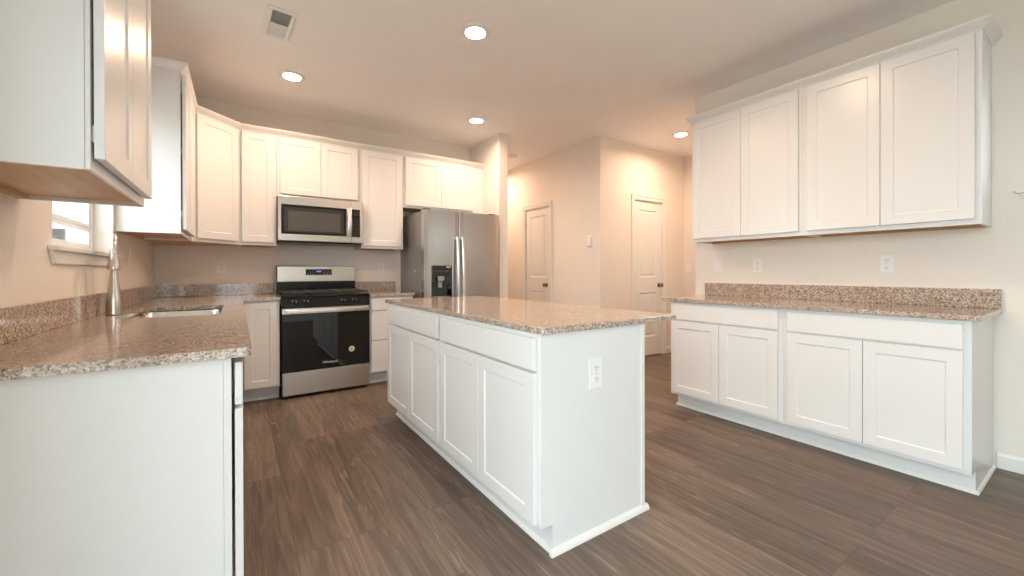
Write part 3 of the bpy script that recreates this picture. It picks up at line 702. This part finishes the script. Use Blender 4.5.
def faucet():
    bxx, byy = -0.528, 2.870; r = thing('kitchen_faucet', 'tall brushed nickel pull-down faucet behind the sink by the window', 'faucet', (bxx, byy, CT + 0.0005), math.atan2(-0.984, 0.178))
    # local +x points where the spout points
    bm = bmesh.new(); lathe(bm, [(0.0290, 0.0), (0.0315, 0.003), (0.0315, 0.050), (0.0298, 0.085), (0.0255, 0.120), (0.0200, 0.155), (0.0165, 0.19), (0.0148, 0.22), (0.0140, 0.235)], seg=32)
    build('body', bm, M_NICKEL, r, smooth=True)
    bm = bmesh.new(); pts = [(0, 0, 0.2355), (0, 0, 0.29), (0.0, 0, 0.333)]
    for k in range(1, 13): a = PI - k * PI / 12; pts.append((0.062 + 0.062 * math.cos(a), 0, 0.333 + 0.062 * math.sin(a)))
    pts.append((0.124, 0, 0.325)); tube(bm, pts, 0.0138, 20); build('spout', bm, M_NICKEL, r, smooth=True)
    bm = bmesh.new(); lathe(bm, [(0.010, 0.228), (0.0245, 0.230), (0.0255, 0.235), (0.0232, 0.255), (0.0185, 0.285), (0.0156, 0.305), (0.0150, 0.324)], (0.124, 0, 0), seg=32); build('spray_head', bm, M_NICKEL, r, smooth=True)
    bm = bmesh.new(); tube(bm, [(-0.012, 0.0, 0.10), (-0.038, 0.0, 0.105), (-0.046, 0.0, 0.125), (-0.050, 0.0, 0.17)], [0.010, 0.010, 0.006, 0.005], 14); build('handle', bm, M_NICKEL, r, smooth=True)
faucet()

# ------------------------------------------------------------ range
def kitchen_range():
    x0, x1 = 0.313, 1.066; w = x1 - x0; r = thing('gas_range', 'stainless and black freestanding gas range between the base cabinets', 'range', (x0, 4.09, 0)); D = 0.63
    bx('body', M_BLACK, r, 0.001, w - 0.001, 0.030, D, 0.02, 0.80)
    for lx in (0.03, w - 0.07):
        for ly in (0.06, D - 0.08): bx('foot', M_BLACK, r, lx, lx + 0.04, ly, ly + 0.04, 0.0008, 0.0195)
    bx('storage_drawer', M_STEEL, r, 0.004, w - 0.004, -0.012, 0.0295, 0.028, 0.232, bevel=0.004)
    d = bx('oven_door', M_BLACK, r, 0.002, w - 0.002, -0.010, 0.0295, 0.238, 0.800, bevel=0.004)
    bx('glass', M_BGLASS, d, 0.006, w - 0.006, -0.0135, -0.0103, 0.242, 0.745, bevel=0.001)
    bx('top_rail', M_STEEL, d, 0.004, w - 0.004, -0.0150, -0.0103, 0.749, 0.798, bevel=0.002)
    bm = bmesh.new(); box(bm, 0.030, w - 0.030, -0.062, -0.044, 0.762, 0.790); h = build('handle', bm, M_HANDLE, d, 0.006, seg=3)
    for hx in (0.045, w - 0.045): bx('handle_post', M_STEEL, d, hx - 0.012, hx + 0.012, -0.0435, -0.0155, 0.764, 0.788, bevel=0.002)
    text_mesh('lettering', 'Whirlpool', 0.031, M_LOGO, d, (0.393, -0.0138, 0.292), (PI / 2, 0, 0))
    bm = bmesh.new(); lathe(bm, [(0.027, -0.0137), (0.027, -0.0142)], (0.583, 0, 0.392), 'Y', 32); s = build('round_sticker', bm, M_STICK, d); s['label'] = 'round cream paper sticker'
    bm = bmesh.new(); lathe(bm, [(0.013, -0.0143), (0.013, -0.0146)], (0.583, 0, 0.392), 'Y', 24); build('sticker_print', bm, M_STICK2, d)
    # control panel, slightly raked
    bm = bmesh.new(); prism(bm, [(-0.018, 0.806), (-0.004, 0.896), (0.06, 0.896), (0.06, 0.806)], 0.002, w - 0.002, lambda a, b, z: (z, a, b)); cp = build('control_panel', bm, M_BLACK, r, 0.003)
    for kx in (0.112, 0.205, 0.520, 0.622):
        bm = bmesh.new(); lathe(bm, [(0.021, -0.0135), (0.021, -0.019), (0.017, -0.023), (0.0155, -0.044), (0.012, -0.047), (0.002, -0.047)], (kx, 0, 0.852), 'Y', 24); kn = build('knob', bm, M_BLACK, r, smooth=True)
        bx('pointer', M_LOGO, kn, kx - 0.0012, kx + 0.0012, -0.0484, -0.0472, 0.855, 0.866)
        bm = bmesh.new(); box(bm, kx - 0.028, kx - 0.022, -0.0148, -0.0128, 0.862, 0.868); build('burner_mark', bm, M_LOGO, cp)
    # cooktop and grates
    bx('cooktop', M_BLACK, r, -0.003 + 0.004, w - 0.001, -0.014, 0.560, 0.8975, 0.915, bevel=0.004)
    for i, gx in enumerate((0.012, 0.2565, 0.501)):
        gw = 0.238; bm = bmesh.new(); zg0, zg1 = 0.930, 0.944; ya, yb = 0.010, 0.545
        for yy in (ya, yb - 0.014): box(bm, gx, gx + gw, yy, yy + 0.014, zg0, zg1)
        for xx in (gx, gx + gw - 0.014): box(bm, xx, xx + 0.014, ya + 0.0142, yb - 0.0142, zg0, zg1)
        for t in (0.25, 0.5, 0.75): yy = ya + (yb - ya) * t; box(bm, gx + 0.0142, gx + gw - 0.0142, yy - 0.006, yy + 0.006, zg0 + 0.001, zg1 + 0.001)
        box(bm, gx + gw / 2 - 0.006, gx + gw / 2 + 0.006, ya + 0.0142, yb - 0.0142, zg0 + 0.002, zg1 + 0.0015)
        for xx in (gx, gx + gw - 0.014):
            for yy in (ya, yb - 0.014): box(bm, xx, xx + 0.014, yy, yy + 0.014, 0.9155, zg0)
        build('grate', bm, M_IRON, r, 0.002)
    for bx_, by_, rr in ((0.13, 0.15, 0.042), (0.13, 0.41, 0.034), (0.62, 0.15, 0.038), (0.62, 0.41, 0.034), (0.375, 0.28, 0.045)):
        bm = bmesh.new(); lathe(bm, [(rr, 0.9155), (rr, 0.922), (rr * 0.8, 0.927), (0.004, 0.927)], (bx_, by_, 0), seg=28); build('burner', bm, M_IRON, r, smooth=True)
    # backguard
    bg_ = bx('backguard', M_BLACK, r, 0.004, w - 0.004, 0.565, 0.628, 0.916, 1.184, bevel=0.004)
    bx('steel_fascia', M_STEEL, bg_, 0.008, w - 0.008, 0.5555, 0.5645, 1.026, 1.180, bevel=0.003)
    dp = bx('display', M_BGLASS, bg_, 0.262, 0.510, 0.5525, 0.555, 1.092, 1.152, bevel=0.001)
    bm = bmesh.new()
    for i, dx in enumerate((-0.018, -0.008, 0.006, 0.016)):   # lit clock digits
        cx = 0.386 + dx
        for (u0, u1, v0, v1) in ((-.003, .003, .0055, .0068), (-.003, .003, -.0068, -.0055), (-.0035, -.0022, -.006, .006), (.0022, .0035, -.006, .006)): box(bm, cx + u0, cx + u1, 0.5517, 0.5524, 1.128 + v0, 1.128 + v1)
    build('clock_digits', bm, M_BLUE, dp)
    bm = bmesh.new()
    for row, z in enumerate((1.102, 1.112)):
        for c in range(9):
            if 3 <= c <= 5: continue
            cx = 0.280 + c * 0.0265; box(bm, cx - 0.006, cx + 0.006, 0.5519, 0.5524, z - 0.0012, z + 0.0012)
    build('key_marks', bm, M_GREYP, dp)
kitchen_range()

# ------------------------------------------------------------ microwave
def microwave():
    x0, x1, z0, z1 = 0.306, 1.062, 1.412, 1.8335; w = x1 - x0; yf = 4.325
    r = thing('microwave', 'stainless over-the-range microwave mounted under the short wall cabinet', 'microwave', (x0, yf, z0)); h = z1 - z0
    bx('body', M_BLACK, r, 0.001, w - 0.001, 0.031, BW - yf - 0.003, 0.006, h)
    d = bx('door', M_STEEL, r, 0.0, 0.641, -0.012, 0.030, 0.004, h, bevel=0.004)
    bx('glass', M_BGLASS, d, 0.026, 0.592, -0.0150, -0.0123, 0.066, 0.342, bevel=0.002)
    bx('window', M_MWIN, d, 0.048, 0.570, -0.0160, -0.0152, 0.088, 0.318)
    bx('window_mesh', M_MWIN2, d, 0.082, 0.540, -0.0166, -0.0161, 0.100, 0.285)
    bm = bmesh.new(); pts = []
    for k in range(11): t = k / 10; pts.append((0.617, -0.030 - 0.030 * math.sin(PI * t), 0.058 + 0.290 * t))
    n = len(pts)
    prof = [(-0.022, 0.0), (-0.020, -0.006), (-0.010, -0.010), (0.010, -0.010), (0.020, -0.006), (0.022, 0.0)]
    rows = [[bm.verts.new((p[0] + a, p[1] + b, p[2])) for a, b in prof] for p in pts]
    for a, b in zip(rows, rows[1:]):
        for k in range(6): bm.faces.new((a[k], a[(k + 1) % 6], b[(k + 1) % 6], b[k]))
    bm.faces.new(rows[0]); bm.faces.new(rows[-1][::-1])
    box(bm, 0.607, 0.627, -0.028, -0.0125, 0.060, 0.080); box(bm, 0.607, 0.627, -0.028, -0.0125, 0.326, 0.346)
    build('handle', bm, M_HANDLE, d, smooth=True)
    p = bx('control_panel', M_STEEL, r, 0.643, w, -0.012, 0.030, 0.004, h, bevel=0.004)
    k = bx('keypad', M_BGLASS, p, 0.646, w - 0.030, -0.0150, -0.0123, 0.062, 0.342, bevel=0.001)
    bx('clock_display', M_MWIN, k, 0.660, w - 0.042, -0.0158, -0.0152, 0.285, 0.318)
    bm = bmesh.new()
    for rr in range(7):
        for c in range(3): box(bm, 0.664 + c * 0.020, 0.669 + c * 0.020, -0.0157, -0.0152, 0.085 + rr * 0.026, 0.0868 + rr * 0.026)
    build('key_marks', bm, M_GREYP, k)
    bx('bottom_grille', M_BLACK, r, 0.010, w - 0.010, 0.012, 0.38, -0.012, 0.0035, bevel=0.003)
microwave()

# ------------------------------------------------------------ refrigerator
def fridge():
    x0, x1, yf, z1 = 1.585, 2.500, 3.985, 1.772; w = x1 - x0
    r = thing('refrigerator', 'stainless side-by-side refrigerator with water dispenser beside the hall wall', 'refrigerator', (x0, yf, 0))
    bx('case', M_SIDE, r, 0.004, w - 0.004, 0.078, 0.735, 0.035, z1 - 0.014, bevel=0.004)
    bx('toe_grille', M_BLACK, r, 0.02, w - 0.02, 0.09, 0.12, 0.001, 0.034)
    bx('hinge_cover', M_BLACK, r, 0.02, 0.10, 0.05, 0.14, z1 - 0.0005, z1 + 0.014, bevel=0.003)
    bx('hinge_cover', M_BLACK, r, w - 0.10, w - 0.02, 0.05, 0.14, z1 - 0.0005, z1 + 0.014, bevel=0.003)
    def door(xa, xb, hole=None):
        bm = bmesh.new(); za, zb = 0.055, z1 - 0.002; n = 10; W = xb - xa
        rail = [(xa + W * k / n, 0.0 - 0.003 * (1 - (2 * k / n - 1) ** 2)) for k in range(n + 1)]
        poly = [(xa + 0.0, 0.070)] + [(xa, 0.004)] + [(a, b) for a, b in rail[1:-1]] + [(xb, 0.004), (xb, 0.070)]
        if not hole:
            prism(bm, poly, za, zb)
        else:
            hx0, hx1, hz0, hz1 = hole; prism(bm, poly, za, hz0); prism(bm, poly, hz1, zb)
            def cut(xl, xr_):
                pts = [p for p in poly if xl - 1e-6 <= p[0] <= xr_ + 1e-6]
                def yat(x): t = (x - xa) / W * 2 - 1; return -0.003 * (1 - t * t)
                pp = sorted({*[p[0] for p in rail if xl < p[0] < xr_], xl, xr_})
                front = [(x, 0.004 if abs(x - xa) < 1e-6 or abs(x - xb) < 1e-6 else yat(x)) for x in pp]
                prism(bm, [(xl, 0.070)] + front + [(xr_, 0.070)], hz0, hz1)
            cut(xa, hx0); cut(hx1, xb)
            box(bm, hx0, hx1, 0.062, 0.070, hz0, hz1)
        return build('door', bm, M_FRIDGE, r, 0.0 if hole else 0.004)
    H0 = (0.082, 0.318, 0.845, 1.188)
    dl = door(0.001, 0.398, H0); dr = door(0.404, w - 0.001)
    # dispenser
    bm = bmesh.new(); a, b, c, d = H0; g = 0.0006
    box(bm, a + g, b - g, 0.052, 0.0615, c + g, d - g); box(bm, a + g, a + 0.010, -0.0025, 0.052, c + g, d - g); box(bm, b - 0.010, b - g, -0.0025, 0.052, c + g, d - g)
    box(bm, a + 0.010, b - 0.010, -0.0025, 0.052, c + g, c + 0.010); box(bm, a + 0.010, b - 0.010, -0.0025, 0.052, d - 0.095, d - g)
    ds = build('dispenser', bm, M_BGLASS, dl, 0.002); ds['label'] = 'black water and ice dispenser'
    bx('spout', M_GREYP, ds, 0.165, 0.235, 0.008, 0.048, 1.025, 1.075, bevel=0.008)
    bx('paddle', M_GREYP, ds, 0.172, 0.222, 0.035, 0.048, 0.955, 1.020, bevel=0.006)
    bx('drip_tray', M_GREYP, ds, 0.100, 0.300, 0.004, 0.050, 0.8555, 0.862)
    bx('yellow_tag', M_YELLOW, ds, 0.250, 0.300, -0.0042, -0.0030, 1.166, 1.178)
    bm = bmesh.new()
    for k in range(6): box(bm, 0.105 + k * 0.03, 0.120 + k * 0.03, -0.0038, -0.0028, 1.128, 1.132)
    build('button_marks', bm, M_GREYP, ds)
    for xx, dd, dz in ((0.372, dl, 0), (0.434, dr, 0)):
        bm = bmesh.new(); za, zb = 0.40, 1.500; pts = []
        for k in range(17): t = k / 16; pts.append((xx, -0.030 - 0.030 * math.sin(PI * t) ** 0.7, za + (zb - za) * t))
        rows = []
        for i, p in enumerate(pts):
            hw = 0.0145
            rows.append([bm.verts.new((p[0] + u, p[1] + v, p[2])) for u, v in ((-hw, 0.006), (-hw, -0.002), (-hw * 0.6, -0.008), (hw * 0.6, -0.008), (hw, -0.002), (hw, 0.006))])
        for a_, b_ in zip(rows, rows[1:]):
            for k in range(6): bm.faces.new((a_[k], a_[(k + 1) % 6], b_[(k + 1) % 6], b_[k]))
        bm.faces.new(rows[0]); bm.faces.new(rows[-1][::-1])
        box(bm, xx - 0.011, xx + 0.011, -0.030, -0.0045, za, za + 0.03); box(bm, xx - 0.011, xx + 0.011, -0.030, -0.0045, zb - 0.03, zb)
        build('handle', bm, M_HANDLE, dd, smooth=True)
    bm = bmesh.new(); lathe(bm, [(0.014, 0.0035), (0.014, 0.0030)], (0, 0.267, 1.131), 'X', 20); build('round_sticker', bm, M_PLATE, r)
fridge()

# ------------------------------------------------------------ outlets, switches
def plate(name, kind, label, loc, rz, cat, group=None):
    """wall plate: local y points out of the wall"""
    r = thing(name, label, cat, loc, rz, group); hw, hh = (0.035, 0.0575)
    if kind == 'big': hw, hh = 0.040, 0.066
    bx('cover_plate', M_PLATE, r, -hw, hw, 0.0006, 0.0060, -hh, hh, bevel=0.002)
    if kind in ('outlet', 'big'):
        for dz in (-0.024, 0.024):
            o = bx('socket', M_PLATE, r, -0.0165, 0.0165, 0.0062, 0.0080, dz - 0.014, dz + 0.014, bevel=0.003)
            bm = bmesh.new()
            for sx in (-0.007, 0.007): box(bm, sx - 0.0012, sx + 0.0012, 0.0081, 0.0084, dz - 0.003, dz + 0.007)
            lathe(bm, [(0.0025, 0.0081), (0.0025, 0.0084)], (0, 0, dz - 0.009), 'Y', 10)
            build('slots', bm, M_DARK, o)
        bm = bmesh.new(); lathe(bm, [(0.003, 0.0062), (0.003, 0.0072)], (0, 0, 0), 'Y', 10); build('screw', bm, M_HINGE, r)
    elif kind == 'switch':
        bx('rocker', M_PLATE, r, -0.0165, 0.0165, 0.0062, 0.0085, -0.033, 0.033, bevel=0.002)
        for dz in (-0.047, 0.047):
            bm = bmesh.new(); lathe(bm, [(0.003, 0.0062), (0.003, 0.0070)], (0, 0, dz), 'Y', 10); build('screw', bm, M_HINGE, r)
    return r
TR = PI / 2     # on right wall: local y -> -X
plate('wall_outlet', 'outlet', 'white outlet on the range wall, left of the range', (-0.130, BW, 1.167), PI, 'outlet')
plate('wall_outlet', 'outlet', 'white outlet on the range wall, between the range and the refrigerator', (1.362, BW, 1.163), PI, 'outlet')
plate('light_switch', 'switch', 'white rocker switch on the right wall, nearest the passage end', (XR, 2.006, 1.168), TR, 'light switch')
plate('wall_outlet', 'outlet', 'white outlet on the right wall, the middle plate above the counter beside the rocker switch', (XR, 1.675, 1.165), TR, 'outlet')
plate('wall_outlet', 'outlet', 'white outlet on the right wall, nearest the viewer above the counter', (XR, 0.862, 1.166), TR, 'outlet')
plate('wall_outlet', 'big', 'white outlet on the end panel of the kitchen island', (1.2665, 1.2487, 0.686), PI, 'outlet')
plate('light_switch', 'switch', 'white switch plate on the left wall, just behind the faucet', (XL, 3.715, 1.230), -PI / 2, 'light switch')
plate('wall_outlet', 'outlet', 'white outlet on the left wall, deep in the corner under the wall cabinets', (XL, 4.500, 1.230), -PI / 2, 'outlet')
plate('light_switch', 'switch', 'white switch plate on the narrow wall at the far end of the passage', (HX2, 3.388, 1.165), TR, 'light switch')
def thermostat():
    r = thing('thermostat', 'small white thermostat on the hall wall between the two interior doors', 'thermostat', (HX, 3.627, 1.493), TR)
    bx('back_plate', M_PLATE, r, -0.047, 0.047, 0.0006, 0.006, -0.070, 0.070, bevel=0.004)
    c = bx('housing', M_PLATE, r, -0.040, 0.040, 0.0062, 0.024, -0.060, 0.060, bevel=0.004)
    bx('screen', M_VINYL, c, -0.026, 0.026, 0.0242, 0.0250, 0.005, 0.040)
thermostat()

# ------------------------------------------------------------ outside
struct(bx('ground', M_BOUNCE_GROUND, None, -40, 40, -40, 45, -0.6, -0.35))
r = thing('neighboring_house', 'pale sided house seen faintly through the sink window', 'house', (-5.0, 15.0, -0.349))
bm = bmesh.new(); box(bm, -5, 3.6, 0, 8, 0, 4.2); build('wall', bm, M_SIDING, r)
bm = bmesh.new(); prism(bm, [(-5.5, 4.21), (4.1, 4.21), (-0.7, 7.2)], -0.5, 8.5, lambda a, b, z: (a, z, b)); build('roof', bm, M_ROOF, r)
for wx in (0.50, 2.5, -2.5):
    f = bx('window', M_VINYL, r, wx, wx + 0.95, -0.06, -0.001, 1.2, 2.68); bx('pane', M_MWIN, f, wx + 0.08, wx + 0.87, -0.065, -0.0605, 1.28, 2.60)
